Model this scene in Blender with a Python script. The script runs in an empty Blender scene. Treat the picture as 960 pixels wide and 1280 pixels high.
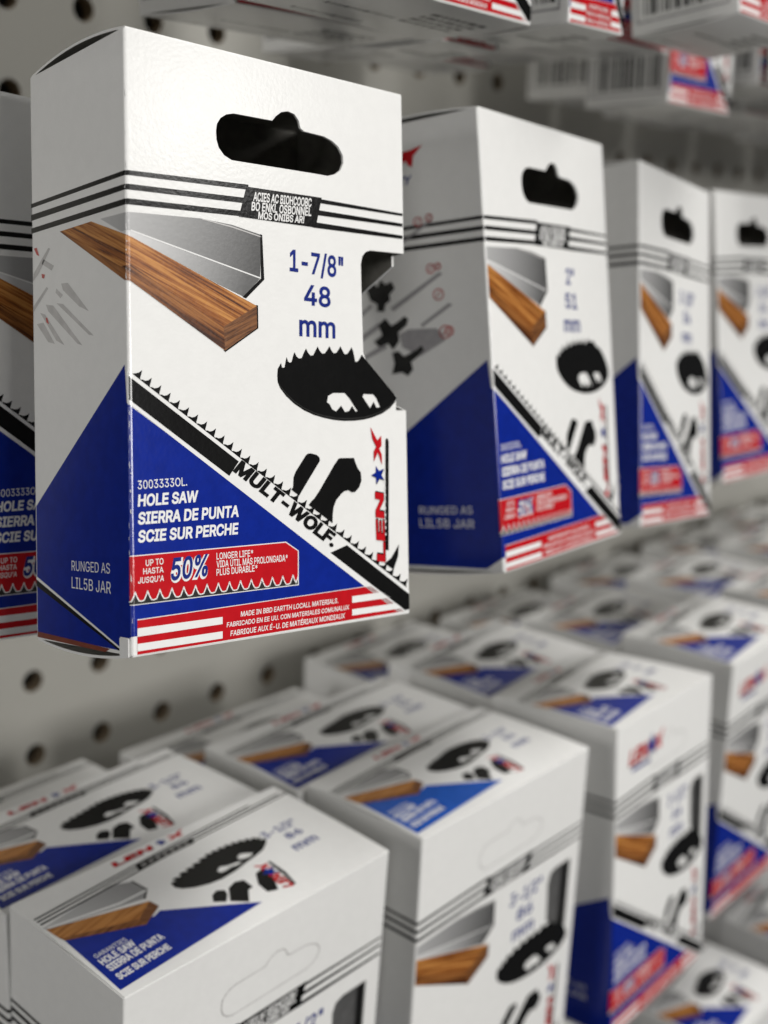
import bpy, bmesh, math, random
from mathutils import Matrix, Vector
from mathutils.geometry import tessellate_polygon, delaunay_2d_cdt
import numpy as np
random.seed(7)
C = bpy.context.scene.collection
scene = bpy.context.scene
MM = 0.001
# board frame (x right along the pegboard, y down, z into the board, mm)  ->  scene (X, Y into the board, Z up, m)
M3 = Matrix(((1, 0, 0), (0, 0, 1), (0, -1, 0)))
def B2S(p):
    return M3 @ Vector(p) * MM

# ------------------------------------------------------------------ camera, light, exposure
cam_d = bpy.data.cameras.new('camera'); cam = bpy.data.objects.new('camera', cam_d); C.objects.link(cam)
CAMR = ((0.6664, -0.0326, -0.7449), (-0.1556, 0.9710, -0.1817), (0.7292, 0.2369, 0.6420))   # rows: right, down, forward in the board frame
right, down, fwd = (M3 @ Vector(r) for r in CAMR)
rm = Matrix((right, -down, -fwd)).transposed().to_4x4()
rm.translation = B2S((-195.365, 56.938, -318.262))
cam.matrix_world = rm
cam_d.sensor_fit = 'VERTICAL'; cam_d.sensor_height = 36.0; cam_d.lens = 36.0 * 1500 / 1280
cam_d.clip_start = 0.005; cam_d.clip_end = 60
cam_d.dof.use_dof = True; cam_d.dof.focus_distance = 0.205; cam_d.dof.aperture_fstop = 42.19 / 3.3
scene.camera = cam

world = bpy.data.worlds.new('World'); scene.world = world; world.use_nodes = True
wb = world.node_tree.nodes['Background']; wb.inputs[0].default_value = (0.95, 0.97, 1.0, 1); wb.inputs[1].default_value = 0.028

def area(name, loc, target, sx, sy, power, col=(1, 0.98, 0.95)):
    l = bpy.data.lights.new(name, 'AREA'); l.shape = 'RECTANGLE'; l.size = sx; l.size_y = sy; l.energy = power; l.color = col
    o = bpy.data.objects.new(name, l); C.objects.link(o); o.location = loc
    o.rotation_euler = (Vector(target) - Vector(loc)).to_track_quat('-Z', 'Y').to_euler()
    return o
area('shop_lamp', (1.11, -1.95, 0.82), (-0.03, -0.15, -0.04), 0.26, 0.22, 2.0)
area('ceiling_light', (0.6, -0.78, 1.8), (0.05, -0.15, -0.1), 1.8, 0.3, 35)
area('low_front_fill', (0.22, -2.2, 0.35), (0.05, -0.15, -0.1), 0.6, 0.4, 23.5)  # added low fill from the aisle side to brighten the carton fronts
area('left_graze_fill', (-1.3, -0.09, 0.10), (0.0, -0.14, -0.1), 0.12, 0.6, 3.5)  # added fill grazing past the board, lifts the left side panels
area('front_left_fill', (-1.4, -1.3, 0.5), (0.0, -0.14, -0.08), 0.5, 0.4, 4.2)  # added so side panels hidden from the other lights come up brighter

scene.view_settings.view_transform = 'Standard'; scene.view_settings.look = 'None'
scene.view_settings.exposure = 0.17; scene.view_settings.gamma = 1.0
scene.render.engine = 'CYCLES'
scene.cycles.use_denoising = True
scene.cycles.max_bounces = 8

# ------------------------------------------------------------------ materials
def node_mat(name):
    m = bpy.data.materials.new(name); m.use_nodes = True
    nt = m.node_tree; b = nt.nodes['Principled BSDF']
    return m, nt, b
def add_bump(nt, b, scale, strength, dist=0.0001, detail=3):
    tc = nt.nodes.new('ShaderNodeTexCoord'); n = nt.nodes.new('ShaderNodeTexNoise')
    n.inputs['Scale'].default_value = scale; n.inputs['Detail'].default_value = detail
    bp = nt.nodes.new('ShaderNodeBump'); bp.inputs['Strength'].default_value = strength; bp.inputs['Distance'].default_value = dist
    nt.links.new(tc.outputs['Object'], n.inputs['Vector']); nt.links.new(n.outputs['Fac'], bp.inputs['Height'])
    nt.links.new(bp.outputs['Normal'], b.inputs['Normal'])
    return tc, n
def card_mat(name, col, rough=0.165, var=0.03, bump=0.22):
    """coated carton board: a faint mottle in the colour, orange-peel varnish in the bump"""
    m, nt, b = node_mat(name)
    tc, _ = add_bump(nt, b, 1500, bump, 0.00008)
    n = nt.nodes.new('ShaderNodeTexNoise'); n.inputs['Scale'].default_value = 420; n.inputs['Detail'].default_value = 5
    r = nt.nodes.new('ShaderNodeValToRGB')
    lo = tuple(max(0, c * (1 - var)) for c in col); hi = tuple(min(1, c * (1 + var * .5)) for c in col)
    r.color_ramp.elements[0].position = .35; r.color_ramp.elements[1].position = .65
    r.color_ramp.elements[0].color = (*lo, 1); r.color_ramp.elements[1].color = (*hi, 1)
    nt.links.new(tc.outputs['Object'], n.inputs['Vector']); nt.links.new(n.outputs['Fac'], r.inputs['Fac'])
    nt.links.new(r.outputs['Color'], b.inputs['Base Color'])
    n2 = nt.nodes.new('ShaderNodeTexNoise'); n2.inputs['Scale'].default_value = 60; n2.inputs['Detail'].default_value = 4
    mr = nt.nodes.new('ShaderNodeMapRange'); mr.inputs['To Min'].default_value = rough - .03; mr.inputs['To Max'].default_value = rough + .05
    nt.links.new(tc.outputs['Object'], n2.inputs['Vector']); nt.links.new(n2.outputs['Fac'], mr.inputs['Value'])
    nt.links.new(mr.outputs['Result'], b.inputs['Roughness'])
    b.inputs['Specular IOR Level'].default_value = .36
    return m
def grain_mat(name, dark, mid, light, angle, along, across, rough=0.27):
    """printed picture of streaked wood or steel; streaks run along `angle` in the artwork's own millimetres (UV)"""
    m, nt, b = node_mat(name)
    uv = nt.nodes.new('ShaderNodeUVMap'); uv.uv_map = 'UVMap'
    mp = nt.nodes.new('ShaderNodeMapping'); mp.vector_type = 'TEXTURE'; mp.inputs['Rotation'].default_value[2] = angle
    n = nt.nodes.new('ShaderNodeTexNoise'); n.inputs['Scale'].default_value = 1; n.inputs['Detail'].default_value = 6; n.inputs['Roughness'].default_value = .65
    n.inputs['Distortion'].default_value = .3
    m2 = nt.nodes.new('ShaderNodeMapping'); m2.inputs['Scale'].default_value = (along, across, 1)
    r = nt.nodes.new('ShaderNodeValToRGB')
    e = r.color_ramp.elements; e[0].position = .36; e[0].color = (*dark, 1); e[1].position = .60; e[1].color = (*light, 1)
    k = e.new(.46); k.color = (*mid, 1)
    L = nt.links
    L.new(uv.outputs['UV'], mp.inputs['Vector']); L.new(mp.outputs['Vector'], m2.inputs['Vector']); L.new(m2.outputs['Vector'], n.inputs['Vector'])
    L.new(n.outputs['Fac'], r.inputs['Fac']); L.new(r.outputs['Color'], b.inputs['Base Color'])
    b.inputs['Roughness'].default_value = rough
    add_bump(nt, b, 1500, .25, 0.00008)
    return m
def steel_mat(name, c0, c1, axis_angle, start, length):
    """printed picture of a steel angle: the picture's own tone runs from c0 to c1 along the artwork"""
    m, nt, b = node_mat(name)
    uv = nt.nodes.new('ShaderNodeUVMap'); uv.uv_map = 'UVMap'
    mp = nt.nodes.new('ShaderNodeMapping'); mp.vector_type = 'TEXTURE'
    mp.inputs['Location'].default_value = (start[0], start[1], 0); mp.inputs['Rotation'].default_value[2] = axis_angle; mp.inputs['Scale'].default_value = (length, length, 1)
    sx = nt.nodes.new('ShaderNodeSeparateXYZ'); n = nt.nodes.new('ShaderNodeTexNoise'); n.inputs['Scale'].default_value = 1.2; n.inputs['Detail'].default_value = 8
    ad = nt.nodes.new('ShaderNodeMath'); ad.operation = 'MULTIPLY_ADD'; ad.inputs[1].default_value = .10
    r = nt.nodes.new('ShaderNodeValToRGB'); e = r.color_ramp.elements
    e[0].position = .05; e[0].color = (*c0, 1); e[1].position = 1.05 if False else 1.0; e[1].color = (*c1, 1)
    L = nt.links
    L.new(uv.outputs['UV'], mp.inputs['Vector']); L.new(mp.outputs['Vector'], sx.inputs[0]); L.new(uv.outputs['UV'], n.inputs['Vector'])
    L.new(n.outputs['Fac'], ad.inputs[0]); L.new(sx.outputs['X'], ad.inputs[2]); L.new(ad.outputs[0], r.inputs['Fac']); L.new(r.outputs['Color'], b.inputs['Base Color'])
    b.inputs['Roughness'].default_value = .27
    add_bump(nt, b, 1500, .25, 0.00008)
    return m
MAT = dict(
    card=card_mat('white_card', (.80, .80, .785), var=.015, bump=.32),
    dim_interior=card_mat('dim_interior_card', (.10, .10, .10), rough=.5, var=.15),
    inner=card_mat('grey_card_inside', (.34, .33, .30), rough=.7, var=.15),
    black=card_mat('black_ink', (.006, .006, .006), var=.1),
    soot=card_mat('dark_grey_ink', (.032, .032, .031), var=.2),
    grey=card_mat('grey_ink', (.36, .35, .36), var=.1),
    pale=card_mat('pale_grey_ink', (.55, .54, .53), var=.1),
    mark=card_mat('pink_ink', (.55, .12, .11), var=.2),
    white=card_mat('white_ink', (.80, .80, .79)),
    blue=card_mat('blue_ink', (.004, .019, .245), var=.10),
    sky=card_mat('light_blue_ink', (.012, .085, .42), var=.12),
    navy=card_mat('navy_ink', (.012, .026, .20), var=.1),
    red=card_mat('red_ink', (.50, .008, .014), var=.08),
    brown=card_mat('brown_ink', (.20, .055, .035), var=.1),
    wood_top=grain_mat('printed_wood_top', (.065, .017, .005), (.27, .085, .016), (.54, .24, .062), math.radians(23), .045, 1.5),
    wood_side=grain_mat('printed_wood_side', (.035, .010, .004), (.15, .048, .012), (.34, .135, .035), math.radians(27), .045, 1.2),
    wood_end=grain_mat('printed_wood_end', (.045, .015, .006), (.13, .05, .018), (.24, .10, .035), math.radians(-25), .18, 3.0),
    steel=steel_mat('printed_steel', (.50, .50, .50), (.09, .09, .09), math.radians(12), (-6, 28), 34),
    steel_low=steel_mat('printed_steel_foot', (.70, .70, .70), (.12, .12, .12), math.radians(18), (-2, 31), 28),
)
# ------------------------------------------------------------------ artwork outlines, millimetres from the top left corner of the carton front (negative x = left side panel)
FRONT = {
  'blade_low': [(-0.56,58.64),(59.95,99.56)],
  'blade_low2': [(-0.57,59.38),(58.05,99.34)],
  'blade_mid': [(-0.5,54.87),(61.08,96.48)],
  'blade_up': [(-0.49,54.11),(61.09,95.77)],
  'blue': [(-0.57,59.44),(50.86,93.77),(1.01,94.24),(0.97,96.9),(-0.27,97.0),(-4.08,99.46),(-32.83,98.95),(-32.8,76.2),(-1.09,53.32)],
  'hang_hole': [(17.38,13.55),(17.58,12.39),(18.33,11.28),(19.55,10.47),(21.13,10.05),(29.31,9.92),(30.12,9.0),(31.33,8.09),(32.85,7.67),(34.36,7.97),(35.27,8.94),(35.65,10.23),(36.47,10.66),(41.08,10.83),(43.0,11.35),(44.5,12.18),(45.56,13.59),(45.64,14.99),(44.96,16.4),(43.64,17.33),(41.8,17.9),(38.83,17.89),(20.53,18.08),(18.96,17.47),(17.88,16.34),(17.44,15.05)],
  'horn': [(54.4,89.89),(56.09,89.03),(57.35,87.55),(58.2,86.5),(57.97,88.78),(56.72,91.31)],
  'label': [(-0.4,83.93),(30.95,83.97),(33.79,85.8),(33.68,91.99),(-0.52,91.94)],
  'label_bot': [(33.46,91.8),(-0.51,91.79)],
  'label_in': [(-0.4,84.08),(30.86,84.14),(33.57,85.86),(33.46,91.8),(-0.51,91.79)],
  'label_teeth': [(-0.49,90.11),(33.49,90.36)],
  'logo_bar': [(54.68,87.33),(55.11,66.41),(55.3,66.01),(55.71,66.02),(55.97,66.59),(55.53,87.5)],
  'logo_v': [(54.49,89.67),(55.0,65.07),(52.04,89.46)],
  'metal_line': [(0.72,31.89),(26.15,37.56),(26.15,37.8),(0.72,32.12)],
  'metal_line2': [(14.36,28.84),(20.38,29.55),(26.5,30.61),(26.51,30.42),(20.39,29.31),(14.37,28.67)],
  'metal_low': [(-1.56,32.14),(0.72,32.09),(26.15,37.8),(22.56,41.14),(17.35,39.36),(0.71,33.01)],
  'metal_rim': [(26.29,30.05),(26.74,30.16),(27.05,37.88),(23.1,41.4),(22.37,41.21),(26.34,37.73)],
  'metal_up': [(-8.36,28.94),(-0.45,29.19),(0.77,29.11),(14.02,28.68),(20.39,29.07),(26.59,30.17),(26.15,37.65),(0.72,32.0),(-1.56,32.07)],
  'name_quad': [(20.87,68.78),(43.57,84.17),(40.77,85.59),(18.93,70.92)],
  'notch': [(64.01,30.41),(60.25,30.36),(51.94,30.51),(50.83,30.91),(50.01,31.73),(49.58,33.26),(49.66,39.23),(49.77,45.96),(49.84,49.71),(50.51,51.19),(57.56,57.51),(60.79,59.65),(63.34,61.36)],
  'panel': [(23.52,22.17),(40.3,22.05),(38.79,27.61),(21.83,27.52)],
  'red_strip': [(1.01,94.4),(50.85,93.89),(59.31,99.61),(0.92,99.92)],
  'saw': [(29.58,54.63),(29.69,53.39),(30.46,52.31),(30.67,53.09),(30.92,53.15),(31.22,53.07),(31.53,51.79),(31.73,51.22),(32.03,51.99),(32.37,52.19),(32.79,52.11),(33.22,50.85),(33.49,50.27),(33.95,51.04),(34.47,51.38),(35.11,51.29),(35.74,50.12),(36.15,49.53),(36.61,50.31),(37.14,50.79),(37.78,50.7),(38.42,49.67),(38.84,49.07),(39.32,49.85),(39.87,50.34),(40.53,50.25),(41.19,49.49),(41.62,48.89),(42.08,49.68),(42.59,50.18),(43.23,50.08),(43.85,49.4),(44.26,48.79),(44.72,49.59),(45.24,50.27),(45.89,50.18),(46.52,49.49),(46.94,48.88),(47.37,49.68),(47.84,51.6),(48.44,51.51),(49.04,50.82),(49.43,50.21),(49.92,50.64),(50.61,51.26),(53.0,53.39),(55.52,55.69),(57.56,57.51),(58.18,58.19),(57.79,59.04),(56.46,60.2),(54.37,61.27),(51.8,62.03),(49.78,62.4),(47.3,62.61),(44.86,62.63),(42.45,62.44),(40.09,62.06),(37.77,61.51),(35.48,60.68),(33.23,59.47),(31.47,58.13),(30.16,56.73),(29.65,55.68)],
  'saw_h1': [(42.31,57.48),(45.06,57.45),(46.16,58.37),(48.18,60.82),(47.73,60.89),(46.86,59.85),(46.11,60.78),(45.13,60.97),(44.19,59.79),(42.96,60.89),(42.02,60.42),(41.46,59.5),(40.85,59.21),(41.11,58.04)],
  'saw_h2': [(49.73,57.59),(52.15,57.64),(52.9,58.31),(53.88,60.05),(52.96,60.13),(52.27,59.0),(51.34,60.21),(50.35,59.09),(49.52,58.15)],
  'saw_rim': [(29.74,55.5),(30.26,56.38),(31.56,57.71),(33.33,59.04),(35.58,60.25),(37.87,61.08),(40.19,61.62),(42.56,61.96),(44.87,62.12),(47.31,62.09),(49.8,61.87),(51.81,61.5),(54.38,60.74),(56.21,59.82),(57.53,58.74),(57.58,58.89),(56.26,60.01),(54.43,60.93),(51.81,61.69),(49.79,62.06),(47.31,62.27),(44.86,62.3),(42.56,62.14),(40.19,61.81),(37.86,61.26),(35.58,60.43),(33.33,59.22),(31.56,57.88),(30.17,56.52)],
  'side_band': [(-33.03,89.03),(-2.55,99.58),(-4.1,100.12),(-11.72,99.23),(-33.1,91.76)],
  'side_line': [(-33.02,88.74),(-2.3,99.36),(-2.3,99.69),(-33.04,89.31)],
  'side_red': [(-32.82,98.66),(-6.93,99.46),(-8.53,100.14),(-32.85,99.67)],
  'sketch': [[(-24.17,40.92),(-21.78,41.33),(-11.06,47.78),(-12.72,47.48)],[(-28.15,40.75),(-25.39,41.2),(-18.39,46.53),(-15.01,49.04),(-16.71,48.61),(-27.26,41.99)],[(-22.28,37.78),(-19.91,37.94),(-12.61,43.58),(-15.97,42.39),(-21.71,38.97)],[(-30.38,41.94),(-28.51,42.42),(-21.38,48.48),(-24.35,47.37)],[(-26.95,30.97),(-26.22,31.22),(-30.82,35.0),(-33.08,36.15),(-32.72,34.75)],[(-28.86,32.69),(-24.9,34.36),(-25.84,35.08),(-29.51,33.45)],[(-32.88,40.51),(-27.76,37.67),(-27.15,38.03),(-32.91,41.52)],[(-24.1,38.4),(-21.74,39.8),(-22.64,40.25),(-24.42,39.06)],[(-31.7,43.81),(-29.17,43.78),(-24.97,47.88),(-27.41,47.37)]],
  'sketch_red': [[(-32.47,30.31),(-31.32,30.33),(-30.42,31.9),(-31.36,31.62)],[(-29.56,35.16),(-28.32,35.46),(-28.65,36.13),(-29.46,35.89)],[(-28.22,43.02),(-27.6,43.09),(-27.01,44.29),(-27.93,43.91)]],
  'stripes': [[(-33.4,22.27),(0,22.52),(23.95,21.79),(23.94,22.67),(0,23.31),(-33.4,23.02)],[(-33.4,24.21),(0,24.68),(23.32,24.13),(23.3,25.08),(0,25.6),(-33.4,25.28)],[(-33.4,26.61),(0,26.99),(22.94,26.46),(22.92,27.4),(0,27.96),(-33.4,27.55)],[(39.45,22.31),(60.52,22.63),(60.51,23.14),(39.43,23.09)],[(38.75,24.37),(60.48,24.56),(60.47,25.22),(38.74,25.33)],[(38.15,26.64),(60.43,26.88),(60.42,27.57),(38.13,27.68)]],
  'tool1': [(36.19,68.47),(36.8,68.42),(38.21,68.74),(38.85,69.2),(38.96,69.84),(35.36,74.28),(34.06,75.95),(32.31,74.77),(32.75,74.32),(32.86,72.61),(33.35,71.62),(35.71,68.77)],
  'tool2': [(43.37,69.55),(44.0,69.47),(47.11,69.52),(47.4,70.27),(48.02,71.54),(48.74,72.28),(48.88,73.87),(48.29,75.09),(47.2,75.93),(46.42,75.92),(45.58,75.49),(44.6,75.64),(43.87,76.1),(42.67,77.17),(42.02,78.43),(41.79,79.7),(41.71,81.37),(36.22,77.73),(36.92,77.04),(37.57,76.59),(38.91,75.07),(42.3,70.71)],
  'tooth_tips': [(0.9,52.72),(3.06,53.99),(5.13,55.29),(6.93,56.53)],
  'wood_end': [(18.3,46.54),(25.31,42.56),(25.32,46.35),(18.58,50.53)],
  'wood_rim': [(25.13,42.42),(25.61,42.45),(25.62,46.43),(18.65,50.77),(18.23,50.48),(18.59,50.47),(25.24,46.35)],
  'wood_side': [(-22.51,28.83),(-1.71,37.62),(0.64,37.52),(18.3,46.54),(18.58,50.53),(0.6,40.08),(-0.74,39.89)],
  'wood_top': [(-22.51,28.83),(-11.38,28.88),(0.71,33.01),(25.31,42.56),(18.3,46.54),(0.64,37.52),(-1.71,37.62)],
  'ws': [[(0.99,95.69),(17.29,95.75),(17.27,96.97),(0.97,97.03)],[(0.95,98.19),(17.25,98.2),(17.23,99.42),(0.93,99.38)],[(46.16,95.32),(53.77,95.32),(55.81,96.58),(46.14,96.56)],[(46.11,97.77),(57.24,97.85),(59.0,98.98),(46.09,98.92)]],
}
FTEXT = [
  ('size', '1-7/8"', (32.68, 35.82), 12.51, 3.79, -0.026, {}),
  ('size', '48', (35.84, 41.58), 6.21, 3.58, -0.027, {}),
  ('size', 'mm', (34.64, 47.26), 8.44, 3.11, -0.013, {}),
  ('band', 'ACIES AC BIOHCOOBC', (24.86, 24.43), 13.03, 1.66, 0.033, {'it': 0.15}),
  ('band', 'BO ENKL OSBONNEL', (24.45, 26.11), 13.41, 1.6, 0.037, {'it': 0.15}),
  ('band', 'MOS ONIBS AR!', (25.87, 27.42), 10.29, 1.36, 0.031, {'it': 0.15}),
  ('prod', '3003333OL.', (1.39, 73.36), 9.27, 1.38, 0.024, {'thin': 1}),
  ('prod', 'HOLE SAW', (1.35, 76.06), 11.44, 1.84, 0.016, {'it': 0.1}),
  ('prod', 'SIERRA DE PUNTA', (1.3, 78.95), 19.73, 1.9, 0.005, {'it': 0.1}),
  ('prod', 'SCIE SUR PERCHE', (1.26, 81.85), 19.52, 1.88, 0.001, {'it': 0.1}),
  ('claim', 'UP TO', (2.63, 85.79), 3.3, 0.99, 0.006, {}),
  ('claim', 'HASTA', (2.15, 87.08), 3.76, 0.93, -0.008, {}),
  ('claim', "JUSQU'A", (1.16, 88.49), 4.84, 0.95, -0.008, {'it': 0.1}),
  ('num', '50%', (7.11, 88.58), 7.52, 3.58, 0.023, {'it': 0.15}),
  ('claim', 'LONGER LIFE*', (16.21, 85.89), 7.55, 1.1, -0.005, {}),
  ('claim', 'VIDA ÚTIL MÁS PROLONGADA*', (16.18, 87.25), 15.05, 1.13, -0.011, {}),
  ('claim', 'PLUS DURABLE*', (16.16, 88.62), 8.49, 1.11, -0.0, {}),
  ('orig', 'MADE IN BBD EARTTH LOCALL MATERIALS.', (21.0, 96.14), 21.76, 0.87, -0.001, {}),
  ('orig', 'FABRICADO EN EE UU. CON MATERIALES COMUNALUX', (18.09, 97.63), 27.29, 0.81, -0.001, {}),
  ('orig', 'FABRIQUE AUX É-U. DE MATÉRIAUX MONDIAUX', (18.83, 99.22), 25.49, 0.9, 0.002, {}),
  ('name', 'MULT-WOLF.', (19.53, 70.81), 26.29, 2.31, -0.6, {'it': 0.2}),
  ('sidet', 'RUNGED AS', (-19.77, 87.15), 13.11, 1.7, 0.005, {'thin': 1}),
  ('sidet', 'LIL5B JAR', (-19.85, 90.17), 13.4, 1.94, -0.017, {'thin': 1}),
]
TOP = {
  'blue': [(1.51,21.96),(19.59,15.76),(21.52,16.56),(39.67,4.79),(0.85,2.2)],
  'logo1': [(24.45,36.58),(44.82,35.69),(25.18,38.46)],
  'logo2': [(48.1,14.9),(46.65,4.67),(50.31,15.61)],
  'logo2_bar': [(51.34,14.97),(51.13,9.6),(49.74,4.67),(49.33,5.04),(50.17,9.41),(50.67,14.76)],
  'metal': [(0.48,27.39),(19.32,30.79),(23.72,28.75),(24.22,24.36),(21.8,21.93),(0.98,26.4)],
  'metal_line': [(1.43,27.08),(17.14,24.32),(24.22,24.36),(23.69,23.85),(16.72,23.75),(1.19,26.54)],
  'panel': [(28.1,33.18),(44.7,33.92),(43.62,31.74),(27.36,31.23)],
  'saw': [(29.25,22.85),(30.63,23.88),(33.44,24.58),(37.69,25.39),(42.39,26.61),(46.21,26.69),(50.13,26.35),(53.61,25.44),(56.63,23.97),(56.99,22.22),(56.05,20.9),(53.27,19.14),(50.21,18.39),(47.01,17.85),(42.8,16.95),(38.83,16.62),(35.56,17.0),(32.24,18.08),(29.96,19.5),(29.05,20.92)],
  'saw_h1': [(39.83,19.58),(41.49,20.46),(43.0,19.66),(45.33,19.33),(46.58,18.62),(44.87,18.41),(43.36,18.81),(41.36,18.49),(40.21,18.6)],
  'saw_h2': [(46.8,20.71),(48.12,21.31),(49.55,20.61),(50.71,19.59),(49.36,19.14),(47.61,19.33),(46.62,19.92)],
  'stripe_ref': [(0.82,31.55),(1.02,28.19),(28.22,33.26),(26.8,30.33),(45.02,34.3),(44.16,31.99),(75.34,36.35),(74.62,33.99)],
  'stripes': [],
  'tool1': [(33.43,12.76),(34.84,13.32),(36.1,12.57),(35.71,11.33),(34.06,9.8),(32.25,11.18)],
  'tool2': [(37.85,11.87),(39.9,12.53),(41.56,11.93),(41.38,9.35),(40.15,9.21),(37.89,6.62),(35.44,8.81)],
  'tool3': [(45.71,11.81),(47.45,12.2),(48.49,11.28),(47.44,9.0),(45.43,5.75),(43.5,6.48),(43.76,9.11)],
  'wood': [(0.8,26.56),(22.03,20.54),(16.71,17.0),(1.15,22.28)],
  'wood_end': [(22.03,20.54),(22.41,17.85),(16.37,14.51),(16.63,17.07)],
  'wood_side': [(1.15,22.28),(16.71,17.0),(16.47,14.64),(1.58,21.04)],
}
TTEXT = [
  ('size', '3-1/2"', (57.08, 22.14), 10.33, 2.41, -0.012, {}),
  ('size', '86', (60.99, 18.44), 4.93, 2.2, -0.014, {}),
  ('size', 'mm', (59.02, 13.83), 7.47, 2.33, -0.015, {}),
  ('prod', 'GARANTIES', (2.78, 12.52), 7.96, 1.22, -0.058, {'thin': 1}),
  ('prod', 'HOLE SAW', (2.6, 10.08), 8.77, 1.83, -0.099, {}),
  ('prod', 'SIERRA DE PUNTA', (2.64, 7.67), 14.25, 1.92, -0.082, {}),
  ('prod', 'SCIE SUR PERCHE', (2.5, 4.58), 13.37, 1.8, -0.068, {}),
]
BSIDE = {
  'clamps': [[(-29.58,35.07),(-27.9,33.76),(-26.7,34.94),(-25.8,33.35),(-24.6,34.53),(-23.03,34.06),(-22.29,35.6),(-23.77,36.92),(-23.62,38.2),(-24.96,38.92),(-25.35,40.57),(-27.15,40.41),(-27.01,38.72),(-28.75,37.7)],[(-27.13,43.38),(-25.21,42.06),(-23.81,43.88),(-22.49,43.36),(-20.36,42.08),(-19.4,42.79),(-20.02,44.2),(-22.15,45.5),(-22.06,47.61),(-23.74,49.39),(-24.9,47.82),(-27.29,48.49),(-28.48,47.11),(-26.29,45.79)],[(-24.04,50.01),(-22.48,49.7),(-21.06,51.07),(-17.93,49.82),(-16.61,48.88),(-15.95,49.97),(-17.55,51.32),(-19.39,52.45),(-19.02,54.16),(-20.39,55.56),(-21.84,54.62),(-24.43,54.88),(-23.63,52.59)]],
  'logo_x': [(-19.51,6.85),(-18.56,6.19),(-16.57,6.11),(-13.33,5.44),(-15.69,7.47),(-16.12,9.83),(-17.06,9.27),(-17.72,8.15),(-19.06,9.37),(-19.8,9.25),(-18.93,7.76)],
  'marks': [((-15.55,21.79),1.0),((-12.81,21.26),0.8),((-13.15,32.31),1.0),((-11.42,32.02),0.7),((-11.63,38.13),1.2),((-10.53,46.45),1.4),((-9.55,46.33),1.0)],
  'rods': [[(-32.84,41.17),(-28.82,38.55),(-28.35,39.23),(-32.83,42.25)],[(-23.75,39.87),(-11.27,33.26),(-10.34,33.77),(-23.05,40.78)],[(-16.51,44.29),(-9.35,40.2),(-8.42,40.69),(-16.07,44.96)],[(-33.28,46.31),(-27.1,42.96),(-26.67,44.06),(-33.3,47.82)],[(-33.3,51.07),(-25.93,47.74),(-25.24,48.86),(-32.83,51.75)],[(-20.33,25.62),(-12.35,21.53),(-11.9,21.99),(-19.62,26.12)]],
  'ry': [(-20.1,13.09),(-16.16,13.56),(-19.94,11.07)],
  'shade': [[(-21.93,45.94),(-19.58,45.08),(-12.65,45.45),(-11.28,46.8),(-10.66,48.3),(-17.05,51.35),(-21.4,48.93)]],
}
# ------------------------------------------------------------------ geometry helpers
def clean(poly):
    out = []
    for p in poly:
        if not out or (abs(p[0] - out[-1][0]) + abs(p[1] - out[-1][1])) > 1e-4: out.append(p)
    if len(out) > 1 and abs(out[0][0] - out[-1][0]) + abs(out[0][1] - out[-1][1]) < 1e-4: out.pop()
    return out
class Sheet:
    """a flat piece of print in artwork millimetres: polygons (outer + holes) and lettering, each with a material and a layer"""
    def __init__(self): self.v = []; self.f = []; self.m = []; self.mats = []
    def _mi(self, mat):
        if mat not in self.mats: self.mats.append(mat)
        return self.mats.index(mat)
    def poly(self, mat, layer, outer, *holes):
        rings = [clean(r) for r in (outer,) + holes]
        pts = [p for r in rings for p in r]
        b = len(self.v); self.v += [(p[0], p[1], layer) for p in pts]; mi = self._mi(mat)
        for t in tessellate_polygon([[Vector((p[0], p[1], 0)) for p in r] for r in rings]):
            self.f.append([b + i for i in t]); self.m.append(mi)
        return self
    def mesh2(self, mat, layer, vs, fs):
        b = len(self.v); self.v += [(x, y, layer) for x, y in vs]; mi = self._mi(mat)
        for f in fs: self.f.append([b + i for i in f]); self.m.append(mi)
        return self
    def line(self, mat, layer, pts, w, closed=False):
        n = len(pts)
        for i in range(n if closed else n - 1):
            a, b = pts[i], pts[(i + 1) % n]; dx, dy = b[0] - a[0], b[1] - a[1]; l = math.hypot(dx, dy) or 1
            nx, ny = -dy / l * w / 2, dx / l * w / 2; ex, ey = dx / l * w * .35, dy / l * w * .35
            self.poly(mat, layer, [(a[0] + nx - ex, a[1] + ny - ey), (b[0] + nx + ex, b[1] + ny + ey), (b[0] - nx + ex, b[1] - ny + ey), (a[0] - nx - ex, a[1] - ny - ey)])
        return self
_txt = {}
try: FACE = bpy.data.fonts.load(bpy.utils.system_resource('DATAFILES', path='fonts') + '/Inter.woff2')    # Blender's own interface font
except Exception: FACE = None
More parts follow.
